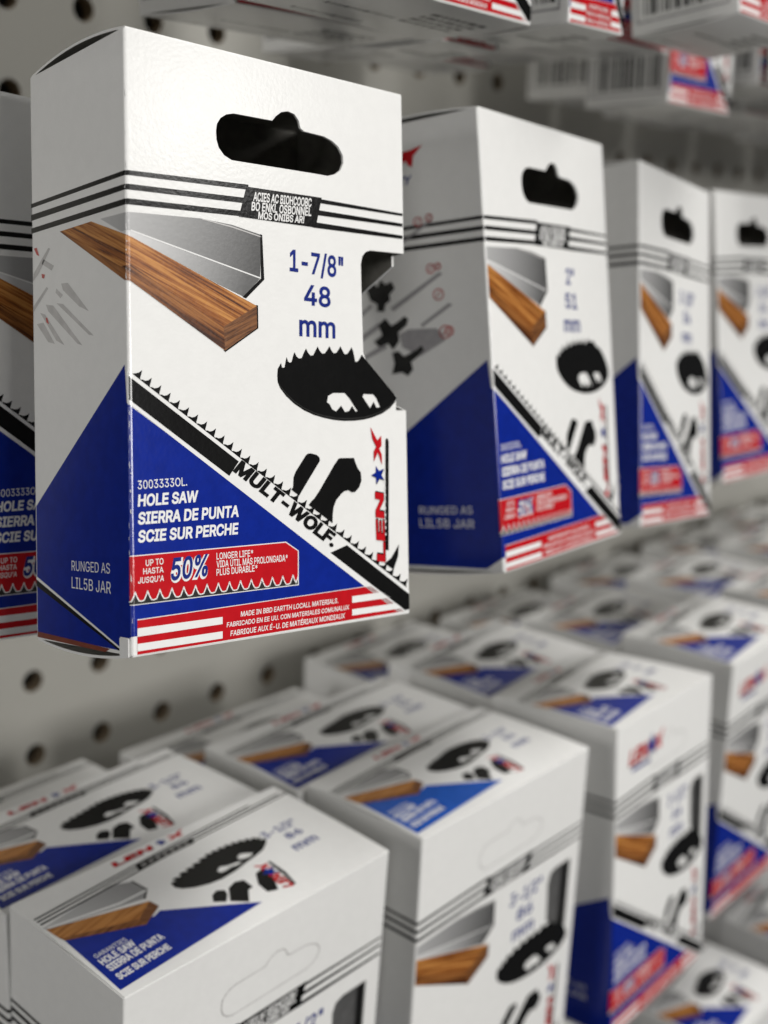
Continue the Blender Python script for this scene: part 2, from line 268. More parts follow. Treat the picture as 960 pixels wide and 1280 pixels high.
def glyphs(s, bold):
    """filled outlines of a line of lettering (non-zero winding, so overlapping strokes fill cleanly)"""
    k = (s, bold)
    if k not in _txt:
        cu = bpy.data.curves.new('lettering', 'FONT'); cu.body = s; cu.resolution_u = 3; cu.fill_mode = 'NONE'
        if FACE: cu.font = FACE
        ob = bpy.data.objects.new('lettering', cu); me = bpy.data.meshes.new_from_object(ob)
        P = [Vector((v.co.x, v.co.y)) for v in me.vertices]; E = [tuple(e.vertices) for e in me.edges]
        bpy.data.objects.remove(ob); bpy.data.curves.remove(cu); bpy.data.meshes.remove(me)
        E = [(max(e), min(e)) if abs(e[0] - e[1]) > 1 else (min(e), max(e)) for e in E]      # along each outline
        if bold:
            nx_ = dict(E); pv_ = {j: i for i, j in E}
            area2 = sum(P[i].x * P[j].y - P[j].x * P[i].y for i, j in E); sg = 1 if area2 > 0 else -1; Q = []
            for i, q in enumerate(P):
                if i not in nx_ or i not in pv_: Q.append(q); continue
                d0 = q - P[pv_[i]]; d1 = P[nx_[i]] - q
                if d0.length < 1e-7 or d1.length < 1e-7: d0 = d1 = (d0 + d1)
                d0.normalize(); d1.normalize(); n0 = Vector((d0.y, -d0.x)); n1 = Vector((d1.y, -d1.x)); m_ = n0 + n1
                k_ = max(.5, m_.length_squared / 2); Q.append(q + m_ * (bold * sg / k_))
            P = Q
        vs, _, fs, *_ = delaunay_2d_cdt(P, E, [], 0, 1e-5)
        p = np.array(P); e = np.array(E); a, b = p[e[:, 0]], p[e[:, 1]]
        v = np.array([tuple(q) for q in vs]); t = np.array([list(f) for f in fs]); c = v[t].mean(1)
        w = np.zeros(len(c), int)
        for (x0, y0), (x1, y1) in zip(a, b):
            up = (y0 <= c[:, 1]) & (c[:, 1] < y1); dn = (y1 <= c[:, 1]) & (c[:, 1] < y0)
            if y0 == y1: continue
            xx = x0 + (c[:, 1] - y0) / (y1 - y0) * (x1 - x0)
            w += (up & (xx > c[:, 0])).astype(int) - (dn & (xx > c[:, 0])).astype(int)
        fs = [list(map(int, t[i])) for i in np.nonzero(w)[0]]
        _txt[k] = ([(float(x), float(y)) for x, y in v], fs)
    return _txt[k]
def put_text(sh, mat, layer, s, at, w, h, ang, it=0.0, bold=.018, grow=0.0):
    vs, fs = glyphs(s, bold)
    cap = max(y for x, y in (glyphs(s, bold) if s.islower() else glyphs('H', bold))[0])
    x0 = min(x for x, y in vs); x1 = max(x for x, y in vs)
    h += grow; sxx = w / (x1 - x0 + it * cap * .7); syy = h / cap; ca, sa = math.cos(ang), math.sin(ang)
    q = []
    for x, y in vs:
        X = (x - x0) * sxx + it * y * syy; Y = y * syy
        q.append((at[0] + X * ca - Y * sa, at[1] - (X * sa + Y * ca)))
    sh.mesh2(mat, layer, q, fs)
LAY = 0.022   # mm between ink layers
RC = 0.55     # corner radius of a carton, mm
def to_mesh(name, sheet, fmap, cuts_x=(), cuts_y=()):
    bm = bmesh.new(); uvl = bm.loops.layers.uv.new('UVMap')
    vs = [bm.verts.new((x, y, l)) for x, y, l in sheet.v]
    for f, mi in zip(sheet.f, sheet.m):
        try: fc = bm.faces.new([vs[i] for i in f]); fc.material_index = mi
        except ValueError: pass
    for c in cuts_x: bmesh.ops.bisect_plane(bm, geom=bm.verts[:] + bm.edges[:] + bm.faces[:], plane_co=(c, 0, 0), plane_no=(1, 0, 0))
    for c in cuts_y: bmesh.ops.bisect_plane(bm, geom=bm.verts[:] + bm.edges[:] + bm.faces[:], plane_co=(0, c, 0), plane_no=(0, 1, 0))
    for f in bm.faces:
        for l in f.loops: l[uvl].uv = (l.vert.co.x, l.vert.co.y)
    for v in bm.verts: v.co = fmap(v.co.x, v.co.y, 0.03 + LAY * v.co.z)
    me = bpy.data.meshes.new(name); bm.to_mesh(me); bm.free()
    for k in sheet.mats: me.materials.append(MAT[k])
    return me

# ------------------------------------------------------------------ artwork of a carton
def lerp(a, b, t): return (a[0] + (b[0] - a[0]) * t, a[1] + (b[1] - a[1]) * t)
def saw_edge(p, q, n, h, side=1, hook=.25):
    """points of a row of shark-fin teeth from p to q, tips h to one side"""
    dx, dy = (q[0] - p[0]) / n, (q[1] - p[1]) / n; l = math.hypot(dx, dy); nx, ny = dy / l * side, -dx / l * side
    o = []
    for i in range(n):
        bx, by = p[0] + dx * i, p[1] + dy * i
        for t, k in ((.0, .22), (.25, .30), (.45, .55), (.55 + hook * .2, 1.0), (.72, .55), (.78, .22), (.88, .08)):
            o.append((bx + dx * t + nx * h * k, by + dy * t + ny * h * k))
    o.append(q); return o
def clip0(poly, c=.3):
    out = []
    for i, p in enumerate(poly):
        q = poly[i - 1]
        if (p[0] >= c) != (q[0] >= c):
            t = (c - q[0]) / (p[0] - q[0]); out.append((c, q[1] + (p[1] - q[1]) * t))
        if p[0] >= c: out.append(p)
    return out
def front_sheets(size, size_blur=1, side='plain', logo_top=False, rich=True, notch=True):
    """dict of part name -> (Sheet, {sub-part name: Sheet}) in the reference carton's millimetres (61 x 100, side 33.5)"""
    P = {}; fold = (lambda q: q) if side == 'hero' else clip0
    s = Sheet()
    for q in FRONT['stripes']: s.poly('black', 0, q)
    s.poly('black', 1, FRONT['panel'])
    t = Sheet()
    for g, st, at, w, h, a, k in FTEXT:
        if g == 'band': put_text(t, 'white', 2, st, at, w, h * .92, a, .15, .022)
    P['stripe_band'] = (s, {'band_text': t})
    s = Sheet()
    s.poly('steel', 0, fold(FRONT['metal_up'])); s.poly('steel_low', 0, fold(FRONT['metal_low']))
    s.poly('black', 1, fold(FRONT['metal_rim'])); s.poly('white', 1, fold(FRONT['metal_line'])); s.poly('pale', 1, fold(FRONT['metal_line2']))
    P['metal_picture'] = (s, {})
    s = Sheet(); s.poly('wood_top', 2, fold(FRONT['wood_top'])); s.poly('wood_side', 2, fold(FRONT['wood_side'])); s.poly('wood_end', 2, fold(FRONT['wood_end'])); s.poly('black', 1, fold(FRONT['wood_rim']))
    P['wood_picture'] = (s, {})
    s = Sheet(); k = 0
    for g, st, at, w, h, a, kk in FTEXT:
        if g == 'size':
            st2 = size[k]; ww = w * min(1.15, len(st2) / len(st)); k += 1
            if st2.islower(): h *= .92
            put_text(s, 'navy', 0, st2, (at[0] + (w - ww) / 2, at[1]), ww, h, a, 0, .02)
    P['size_text'] = (s, {})
    sw = FRONT['saw']
    if side != 'hero':
        i0 = max(range(len(sw)), key=lambda i: sw[i][0]); k0 = min(range(i0), key=lambda i: abs(sw[i][0] - 47.4) + abs(sw[i][1] - 49.8))
        sw = sw[:k0] + [(48.2, 49.8), (50.2, 49.6), (51.6, 50.9), (53.6, 51.5), (55.4, 53.0), (56.9, 54.8), (58.0, 56.6)] + sw[i0:]
    s = Sheet(); s.poly('black', 0, sw, FRONT['saw_h1'], FRONT['saw_h2']); s.poly('soot', 1, FRONT['saw_rim'])
    P['saw_picture'] = (s, {})
    # blade band
    s = Sheet()
    a, b = FRONT['blade_up']; a = (RC, a[1] + .75); tips = FRONT['tooth_tips']
    n = 34
    pts = saw_edge(a, lerp(a, b, .985), n, 1.6, 1)
    s.poly('black', 0, [a] + pts[1:] + [lerp(a, b, .985)])
    m0, m1 = FRONT['blade_mid']; l0, l1 = FRONT['blade_low']
    m0 = (0.0, m0[1] + .35); l0 = (0.0, l0[1] + .3)
    nq = FRONT['name_quad']
    s.poly('black', 2, [m0, lerp(m0, m1, .345), lerp(l0, l1, .318), l0])
    s.poly('black', 2, [lerp(m0, m1, .738), (60.7, m1[1] - .05), (60.7, 99.4), (59.5, 99.45), lerp(l0, l1, .685)])
    s.poly('black', 1, FRONT['horn'])
    q = FRONT['blade_low2']; s.poly('white', 1, [(0.0, m0[1] - .8), (60.7, m1[1] - .75), (60.7, 99.6), (57.6, 99.6), (0.0, q[0][1] + .25)])
    t = Sheet()
    for g, st, at, w, h, an, k in FTEXT:
        if g == 'name': put_text(t, 'black', 3, st, (at[0] + .35, at[1] + .1), w * 1.02, h * 1.06, an, .22, .045)
    P['blade_band'] = (s, {'product_name': t})
    # blue ground with the product lines
    s = Sheet(); s.poly('blue', 0, FRONT['blue'] if side != 'barcode' else clip0(FRONT['blue'], 0.1))
    if side == 'hero':
        q = FRONT['side_band']; s.poly('black', 1, [q[0], q[1], (q[1][0] - .6, q[1][1] + .2), (q[0][0], q[0][1] + 1.5)]); s.poly('white', 2, FRONT['side_line']); s.poly('brown', 2, FRONT['side_red'])
    t = Sheet()
    for g, st, at, w, h, a, k in FTEXT:
        if g == 'prod': put_text(t, 'white', 1, st, at, w, h, a, k.get('it', 0), .004 if k.get('thin') else .03)
    sub = {'product_text': t}
    t = Sheet()
    for g, st, at, w, h, a, k in FTEXT:
        if g == 'sidet': put_text(t, 'white', 1, st, at, w, h, a, 0, .0)
    sub['side_text'] = t
    P['blue_panel'] = (s, sub)
    # claim label
    s = Sheet(); s.poly('white', 1, FRONT['label']); s.poly('red', 2, FRONT['label_in'])
    p, q = FRONT['label_teeth']; r = FRONT['label_bot']
    n = 15; w_ = []; 
    for i in range(n):
        for tt, hh in ((0, .1), (.22, .25), (.42, 1.25), (.5, 1.75), (.62, .95), (.8, .2)):
            x, y = lerp(p, q, (i + tt) / n); w_.append((x, y + 1.25 - hh * .95 + .1))
    w_.append((q[0], q[1] + .1))
    s.poly('soot', 3, w_ + [r[0], r[1]]); s.line('white', 4, w_, .22)
    t = Sheet()
    for g, st, at, w, h, a, k in FTEXT:
        if g == 'claim': put_text(t, 'white', 3, st, at, w, h, a, k.get('it', 0), .012)
    u = Sheet()
    for g, st, at, w, h, a, k in FTEXT:
        if g == 'num':
            put_text(u, 'white', 3, st, (at[0], at[1]), w, h, a, .15, .075); put_text(u, 'navy', 4, st, (at[0] + .06, at[1] - .08), w - .1, h, a, .15, .022)
    P['claim_label'] = (s, {'claim_text': t, 'claim_number': u})
    s = Sheet(); s.poly('red', 1, FRONT['red_strip'])
    for q in FRONT['ws']: s.poly('white', 2, q)
    t = Sheet()
    for g, st, at, w, h, a, k in FTEXT:
        if g == 'orig': put_text(t, 'white', 2, st, at, w, h, a, .1, .014)
    P['origin_strip'] = (s, {'origin_text': t})
    s = Sheet(); s.poly('black', 2, FRONT['tool1']); s.poly('black', 2, FRONT['tool2'])
    P['tool_picture'] = (s, {})
    s = Sheet(); logo(s, FRONT['logo_v'][0], 24.2, 2.05, math.pi / 2 + .02, 3); s.poly('black', 1, FRONT['logo_bar'])
    for i in range(9): s.poly('white', 2, [(54.5 + .02 * i, 74 + i * 1.25), (54.95, 74.2 + i * 1.25), (54.9, 74.65 + i * 1.25), (54.55, 74.5 + i * 1.25)])
    P['brand_logo'] = (s, {})
    if logo_top:
        s = Sheet(); logo(s, (7, 13.5), 20, 4.6, 0.0, 0); s.poly('navy', 0, [(9, 15), (20, 15), (20, 16.2), (9, 16.2)])
        P['brand_logo_large'] = (s, {})
    if side == 'hero':
        s = Sheet(); rr = random.Random(11); v = 1.5
        while v < 98:
            l = rr.uniform(.15, 1.4); c = rr.uniform(-.38, .1); w = rr.uniform(.05, .2)
            s.poly('white', 4, [(c, v), (c + w * .6, v + l * .2), (c + w, v + l * .7), (c + w * .5, v + l), (c - w * .2, v + l * .6)]); v += l + rr.uniform(.3, 3.4)
        P['fold_wear'] = (s, {})
        s = Sheet()
        for q in FRONT['sketch']: s.poly('pale', 0, q)
        for q in FRONT['sketch_red']: s.poly('mark', 1, q)
        P['assembly_sketch'] = (s, {})
    if side == 'diagram':
        s = Sheet()
        for q in BSIDE['rods']: s.poly('grey', 0, q)
        for q in BSIDE['shade']: s.poly('grey', 1, q)
        for q in BSIDE['clamps']: s.poly('soot', 2, q)
        for (x, y), r in BSIDE['marks']: 
            ring = [(x + r * math.cos(i * .524), y + r * math.sin(i * .524)) for i in range(12)]
            s.line('mark', 3, ring, .28, True); s.line('mark', 3, [(x - r * .4, y + r * .4), (x + r * .4, y - r * .5)], .25)
        P['assembly_sketch'] = (s, {})
        s = Sheet(); logo(s, (-31, 9.7), 15.5, 3.6, .07, 0, with_x=False); s.poly('red', 1, BSIDE['logo_x']); put_text(s, 'navy', 0, 'RY', BSIDE['ry'][0], 3.6, 1.9, -.08, .15, .02)
        P['brand_logo_large'] = (s, {})
    if side == 'barcode':
        s = Sheet(); x = -29.0
        rr = random.Random(3)
        s.line('grey', 0, [(-31.5, 82), (-3, 82), (-3, 97), (-31.5, 97)], .5, True)
        while x < -5.5:
            w = rr.choice((.45, .45, .9, 1.4)); s.poly('black', 0, [(x, 83.5), (x + w, 83.5), (x + w, 95.5), (x, 95.5)]); x += w + rr.choice((.5, .5, 1.0))
        P['barcode'] = (s, {})
    return P
def star(cx, cy, r, a0=0.0):
    return [(cx + (r if i % 2 == 0 else r * .42) * math.sin(i * math.pi / 5 + a0), cy - (r if i % 2 == 0 else r * .42) * math.cos(i * math.pi / 5 + a0)) for i in range(10)]
def logo(s, at, w, h, ang, layer, with_x=True):
    """red slanted lettering with a blue star for its O and a black sweep beneath"""
    ca, sa = math.cos(ang), math.sin(ang)
    def P(x, y): return (at[0] + x * ca - y * sa, at[1] - (x * sa + y * ca))
    put_text(s, 'black', layer, 'LEN', P(w * .008, -h * .07), w * .58, h, ang, .22, .04)
    put_text(s, 'red', layer + 1, 'LEN', at, w * .58, h, ang, .22, .034)
    if with_x:
        c = P(w * .695, h * .52); s.poly('soot', layer, star(c[0] + h * .04, c[1] + h * .06, h * .90, -ang)); s.poly('blue', layer + 1, star(c[0], c[1], h * .86, -ang))
        X = [(.77, 0), (.87, .48), (.80, 1), (.88, 1), (.915, .68), (.98, 1.12), (1.07, 1.3), (.965, .5), (1.0, 0), (.92, 0), (.90, .28), (.85, 0)]
        s.poly('red', layer + 1, [P(w * x, h * y) for x, y in X])
TOPC = dict(W=75.5, D=39.0)
TOP = {k: [(x, 39.0 - y) for x, y in v] for k, v in TOP.items()}      # y now runs from the lid's back edge to its front edge
TTEXT = [(g, s_, (a_[0], 39.0 - a_[1]), w_, h_, -an_, k_) for g, s_, a_, w_, h_, an_, k_ in TTEXT]
def top_sheets(size, ink='blue'):
    P = {}; Tq = TOP
    s = Sheet()
    for y0, y1, ue in ((31.0, 35.2, 64), (29.9, 34.3, 73.5), (28.7, 33.2, 75.2)):
        m = lambda u: y0 + (u - 1) * .088
        s.line('black', 0, [(1, 39 - m(1)), (28, 39 - m(28)), (44, 39 - m(44)), (ue, 39 - m(44) - (ue - 44) * .055)], .5)
    s.poly('black', 1, Tq['panel'])
    for i in range(2):
        a = lerp(Tq['panel'][0], Tq['panel'][3], .35 + .35 * i); b = lerp(Tq['panel'][1], Tq['panel'][2], .35 + .35 * i)
        for k in range(7): s.line('pale', 2, [lerp(a, b, .08 + .125 * k), lerp(a, b, .15 + .125 * k)], .3)
    P['stripe_band'] = s
    s = Sheet(); s.poly('steel_t', 0, Tq['metal']); s.poly('white', 1, Tq['metal_line'])
    mm_ = Tq['metal']; s.line('black', 1, [mm_[2], mm_[3], mm_[4]], .4)
    P['metal_picture'] = s
    s = Sheet(); s.poly('wood_t', 2, Tq['wood']); s.poly('wood_side_t', 2, Tq['wood_side']); s.poly('wood_end_t', 2, Tq['wood_end'])
    P['wood_picture'] = s
    s = Sheet()
    o = Tq['saw']; cx = sum(p[0] for p in o) / len(o); cy = sum(p[1] for p in o) / len(o)
    ring = []
    a0 = o[0]
    for i in range(len(o)):
        p, q = o[i], o[(i + 1) % len(o)]
        if i < 9:
            l = math.hypot(q[0] - p[0], q[1] - p[1]); n = max(1, round(l / 2.0))
            ring += saw_edge(p, q, n, 1.15, -1)[:-1]
        else: ring.append(p)
    s.poly('black', 0, ring, Tq['saw_h1'], Tq['saw_h2'])
    P['saw_picture'] = s
    s = Sheet(); s.poly(ink, 1, Tq['blue'])
    t = Sheet()
    for g, st, at, w, h, a, k in TTEXT:
        if g == 'prod': put_text(t, 'white', 2, st, at, w, h, a, .08, .004 if k.get('thin') else .03)
    P['blue_panel'] = s; P['product_text'] = t
    s = Sheet()
    for kq in ('tool1', 'tool2', 'tool3'):
        q = Tq[kq]; mx = sum(p[0] for p in q) / len(q); my = max(p[1] for p in q)
        s.poly('black', 0, [(mx + (p[0] - mx) * 1.2, my + (p[1] - my) * 1.25) for p in q])
    P['tool_picture'] = s
    s = Sheet(); a, b, c = Tq['logo2']
    logo(s, (48.9, 34.4), 10.3, 2.4, 1.45, 0); s.poly('black', 1, Tq['logo2_bar'])
    P['corner_logo'] = s; s = Sheet()
    logo(s, (24.2, 3.2), 20.0, 1.75, .02, 0)
    P['brand_logo'] = s
    s = Sheet(); k = 0
    for g, st, at, w, h, a, kk in TTEXT:
        if g == 'size': put_text(s, 'navy', 0, size[k], at, w, h * (.9 if k == 2 else 1), a, 0, .02); k += 1
    P['size_text'] = s
    return P
MAT['steel_t'] = steel_mat('printed_steel_top', (.55, .55, .55), (.28, .28, .28), math.radians(-10), (2, 30), 24)
MAT['wood_t'] = grain_mat('printed_wood_lid', (.17, .055, .012), (.38, .15, .03), (.50, .22, .06), math.radians(-14), .06, 1.1)
MAT['wood_side_t'] = grain_mat('printed_wood_lid_side', (.07, .02, .006), (.17, .06, .014), (.26, .10, .03), math.radians(-16), .06, 1.2)
MAT['wood_end_t'] = grain_mat('printed_wood_lid_end', (.05, .018, .006), (.14, .05, .016), (.22, .09, .03), math.radians(40), .2, 2.5)

# ------------------------------------------------------------------ the carton itself
def prism_bm(bm, ring_top, ring_bot):
    a = [bm.verts.new(p) for p in ring_top]; b = [bm.verts.new(p) for p in ring_bot]; n = len(a)
    bm.faces.new(a); bm.faces.new(b[::-1])
    for i in range(n): bm.faces.new((a[(i + 1) % n], a[i], b[i], b[(i + 1) % n]))
def bm_obj(bm, name='tmp'):
    bmesh.ops.recalc_face_normals(bm, faces=bm.faces)
    me = bpy.data.meshes.new(name); bm.to_mesh(me); bm.free()
    o = bpy.data.objects.new(name, me); C.objects.link(o); return o
def carton_mesh(W, D, H, cutters, th=.5):
    bm = bmesh.new(); outer = []; inner = []
    for cx, cy, a0 in ((RC, RC, 180), (W - RC, RC, 270), (W - RC, D - RC, 0), (RC, D - RC, 90)):
        for i in range(6):
            a = math.radians(a0 + i * 18); outer.append((cx + RC * math.cos(a), cy + RC * math.sin(a)))
            inner.append((cx + (RC - th) * math.cos(a), cy + (RC - th) * math.sin(a)))
    n = len(outer); V = {}
    for z in (0, H):
        for k, ring in (('o', outer), ('i', inner)):
            for j, (x, y) in enumerate(ring): V[(k, z, j)] = bm.verts.new((x, y, z))
    for j in range(n):
        q = (j + 1) % n
        bm.faces.new((V['o', 0, j], V['o', 0, q], V['o', H, q], V['o', H, j]))
        f = bm.faces.new((V['i', 0, q], V['i', 0, j], V['i', H, j], V['i', H, q])); f.material_index = 1
        bm.faces.new((V['o', H, j], V['o', H, q], V['i', H, q], V['i', H, j]))
        bm.faces.new((V['o', 0, q], V['o', 0, j], V['i', 0, j], V['i', 0, q]))
    o = bm_obj(bm); o.data.materials.append(MAT['card']); o.data.materials.append(MAT['inner'])
    tmp = [o]
    for rt, rb in cutters:
        b2 = bmesh.new(); prism_bm(b2, rt, rb); c = bm_obj(b2); c.data.materials.append(MAT['card']); tmp.append(c)
        m = o.modifiers.new('cut', 'BOOLEAN'); m.object = c; m.operation = 'DIFFERENCE'; m.solver = 'EXACT'
    dg = bpy.context.evaluated_depsgraph_get(); dg.update()
    me = bpy.data.meshes.new_from_object(o.evaluated_get(dg)); me.name = 'carton'
    for t in tmp:
        d = t.data; bpy.data.objects.remove(t); bpy.data.meshes.remove(d)
    return me
def flap_mesh(W, D, z0, bulge, up, name):
    """top or bottom flap: a thin tongue of card that bows outwards between front and back"""
    bm = bmesh.new(); nx, ny = 6, 10; th = .45; V = {}
    for k in (0, 1):
        for i in range(nx + 1):
            for j in range(ny + 1):
                x = .25 + (W - .5) * i / nx; y = .12 + (D - .35) * j / ny
                V[k, i, j] = bm.verts.new((x, y, z0 + up * (flap_z(x, y, W, D, bulge) - th * k)))
    for i in range(nx):
        for j in range(ny):
            bm.faces.new((V[0, i, j], V[0, i + 1, j], V[0, i + 1, j + 1], V[0, i, j + 1])); f = bm.faces.new((V[1, i, j], V[1, i, j + 1], V[1, i + 1, j + 1], V[1, i + 1, j])); f.material_index = 1
    for i in range(nx):
        for j in (0, ny): bm.faces.new((V[0, i, j], V[0, i + 1, j], V[1, i + 1, j], V[1, i, j]))
    for j in range(ny):
        for i in (0, nx): bm.faces.new((V[0, i, j], V[0, i, j + 1], V[1, i, j + 1], V[1, i, j]))
    bmesh.ops.recalc_face_normals(bm, faces=bm.faces)
    me = bpy.data.meshes.new(name); bm.to_mesh(me); bm.free(); me.materials.append(MAT['card']); me.materials.append(MAT['inner'])
    for p in me.polygons: p.use_smooth = False
    return me
def flap_z(x, y, W, D, bulge):
    t = max(0, min(1, y / D)); return .22 + bulge * math.sin(math.pi * t) ** .8 * (1 - .35 * x / W)
def build_kind(W, D, H, size, side='plain', hole='open', notch=None, top=None, bottom=False, bulge=1.6, logo_top=False, taper=0, shear=0, detail=2, ink='blue'):
    """returns the list of parts (name, mesh, [(sub name, mesh)...]) of one kind of carton; local origin = bottom centre"""
    kx, kd, kv = W / 61.0, D / 33.5, H / 100.0
    def dv(p):
        yy = .5 - p[2] / H; s = 1 + taper * yy
        return Vector(((p[0] - W / 2) * s + shear * yy, (p[1] - D / 2) * s, p[2])) * MM
    def fmap(s, v, off):
        z = H - v * kv
        if s > 0: s *= kx
        else: s *= kd
        if s >= RC: p = (s, -off, z)
        elif s <= -RC: p = (-off, -s, z)
        else:
            a = (s + RC) / (2 * RC) * math.pi / 2; p = (RC - (RC + off) * math.cos(a), RC - (RC + off) * math.sin(a), z)
        return dv(p)
    def tmap(u, w, off):
        x, y = u * W / TOPC['W'], (39.0 - w) * D / TOPC['D']
        return dv((x, y, H + flap_z(x, y, W, D, bulge) + off))
    cut = []
    hh = [(x * kx, H - y * kv) for x, y in FRONT['hang_hole']]
    if hole == 'open': cut.append(([(x, -2, z) for x, z in hh], [(x, D + 2, z) for x, z in hh]))
    if notch:
        if notch == 'through':
            nn = [(x * kx, H - y * kv) for x, y in FRONT['notch']]
            cut.append(([(x, -2, z) for x, z in nn], [(x, D * .1, z) for x, z in nn]))
            sd = [(-3, 30.8), (.5, 31.1), (15, 38.0), (15, 55), (.5, 60.6), (-3, 62)]
            cut.append(([(W - 3.0, y, H - v * kv) for y, v in sd], [(W + 3, y, H - v * kv) for y, v in sd]))
        else:
            nn = [(47.8, 36), (48.6, 33.5), (50.5, 32.6), (57, 32.6), (57, 55), (52.5, 52.2), (48.5, 48.5)]
            nn = [(x * kx, H - y * kv) for x, y in nn]; cut.append(([(x, -2, z) for x, z in nn], [(x, D * .3, z) for x, z in nn]))
    body = carton_mesh(W, D, H, cut)
    for v in body.vertices: v.co = dv(v.co)
    parts = [('carton', body, [])]
    tf = flap_mesh(W, D, H, bulge, 1, 'top_flap'); bf = flap_mesh(W, D, 0, bulge * .8, -1, 'bottom_flap')
    for m in (tf, bf):
        for v in m.vertices: v.co = dv(v.co)
    cx = [c for c in (-RC, -RC / 2, 0, RC / 2, RC)]
    ts = []
    if top:
        for n, s in top_sheets(top, ink).items():
            if detail < 1 and n in ('product_text',): continue
            ts.append((n, to_mesh(n, s, tmap, (), [TOPC['D'] * i / 10 for i in range(1, 10)])))
    parts.append(('top_flap', tf, ts))
    bs = []
    if bottom:
        rr = random.Random(5); s = Sheet(); x = 12
        while x < 34:
            w = rr.choice((.6, .6, 1.1, 1.7)); s.poly('black', 0, [(x, 17), (x + w, 17), (x + w, 29), (x, 29)]); x += w + rr.choice((.6, .9))
        bmap = lambda u, w, off: dv((u * kx, w * kd, -flap_z(u * kx, w * kd, W, D, bulge * .8) - off))
        bs.append(('barcode', to_mesh('barcode', s, bmap)))
        s = Sheet()
        for i in range(4):
            x = 36
            while x < 54:
                w = rr.uniform(.8, 3.4); s.poly('soot', 0, [(x, 8 + i * 3.2), (x + w, 8 + i * 3.2), (x + w, 9.7 + i * 3.2), (x, 9.7 + i * 3.2)]); x += w + .8
        bs.append(('small_print', to_mesh('small_print', s, bmap)))
    parts.append(('bottom_flap', bf, bs))
    for n, (s, sub) in front_sheets(size, side=side, logo_top=logo_top).items():
        subs = []
        if detail >= 1:
            for k, t in sub.items():
                if k == 'side_text' and side == 'barcode': continue
                subs.append((k, to_mesh(k, t, fmap)))
        parts.append((n, to_mesh(n, s, fmap, cx), subs))
    if hole == 'closed':
        s = Sheet(); q = FRONT['hang_hole']; q = [(31.5 + (x - 31.5) * .82, 15.2 + (y - 14) * .9) for x, y in q]
        s.line('pale', 0, q, .28, True); parts.append(('hang_tab', to_mesh('hang_tab', s, fmap), []))
    if notch == 'window':  # added sheet, its dark grey standing in for the shaded carton interior
        bm = bmesh.new(); bmesh.ops.create_cube(bm, size=1, matrix=Matrix.Translation((53 * kx, 2.6, H - 44)) @ Matrix.Diagonal((13 * kx, .4, 34, 1)))
        me = bpy.data.meshes.new('window_shade_sheet'); bm.to_mesh(me); bm.free(); me.materials.append(MAT['dim_interior'])
        for v in me.vertices: v.co = dv(v.co)
        parts.append(('window_shade_sheet', me, []))
    if side == 'hero':
        bm = bmesh.new()
        bmesh.ops.create_cube(bm, size=1, matrix=Matrix.Translation((-.12, 2.0, 1.2)) @ Matrix.Diagonal((.34, 3.0, 3.2, 1)))
        bmesh.ops.bevel(bm, geom=bm.edges[:], offset=.16, segments=3, affect='EDGES')
        me = bpy.data.meshes.new('tuck_tab'); bm.to_mesh(me); bm.free(); me.materials.append(MAT['card'])
        for v in me.vertices: v.co = dv(v.co)
        parts.append(('tuck_tab', me, []))
    return parts
def place(kind, dims, ftl, rv, label, group, kindname='hole_saw_box'):
    W, D, H = dims
    ang = Vector(rv).length
    R = Matrix.Rotation(ang, 3, Vector(rv).normalized()) if ang > 1e-9 else Matrix.Identity(3)
    loc = Vector(ftl) + R @ Vector((W / 2, H, D / 2))
    e = bpy.data.objects.new(kindname, None); C.objects.link(e); e.empty_display_size = .01
    mw = (M3 @ R @ M3.transposed()).to_4x4(); mw.translation = B2S(loc); e.matrix_world = mw
    e['label'] = label; e['category'] = 'box'
    if group: e['group'] = group
    for n, me, subs in kind:
        o = bpy.data.objects.new(n, me); C.objects.link(o); o.parent = e
        for k, m2 in subs:
            o2 = bpy.data.objects.new(k, m2); C.objects.link(o2); o2.parent = o
    return e

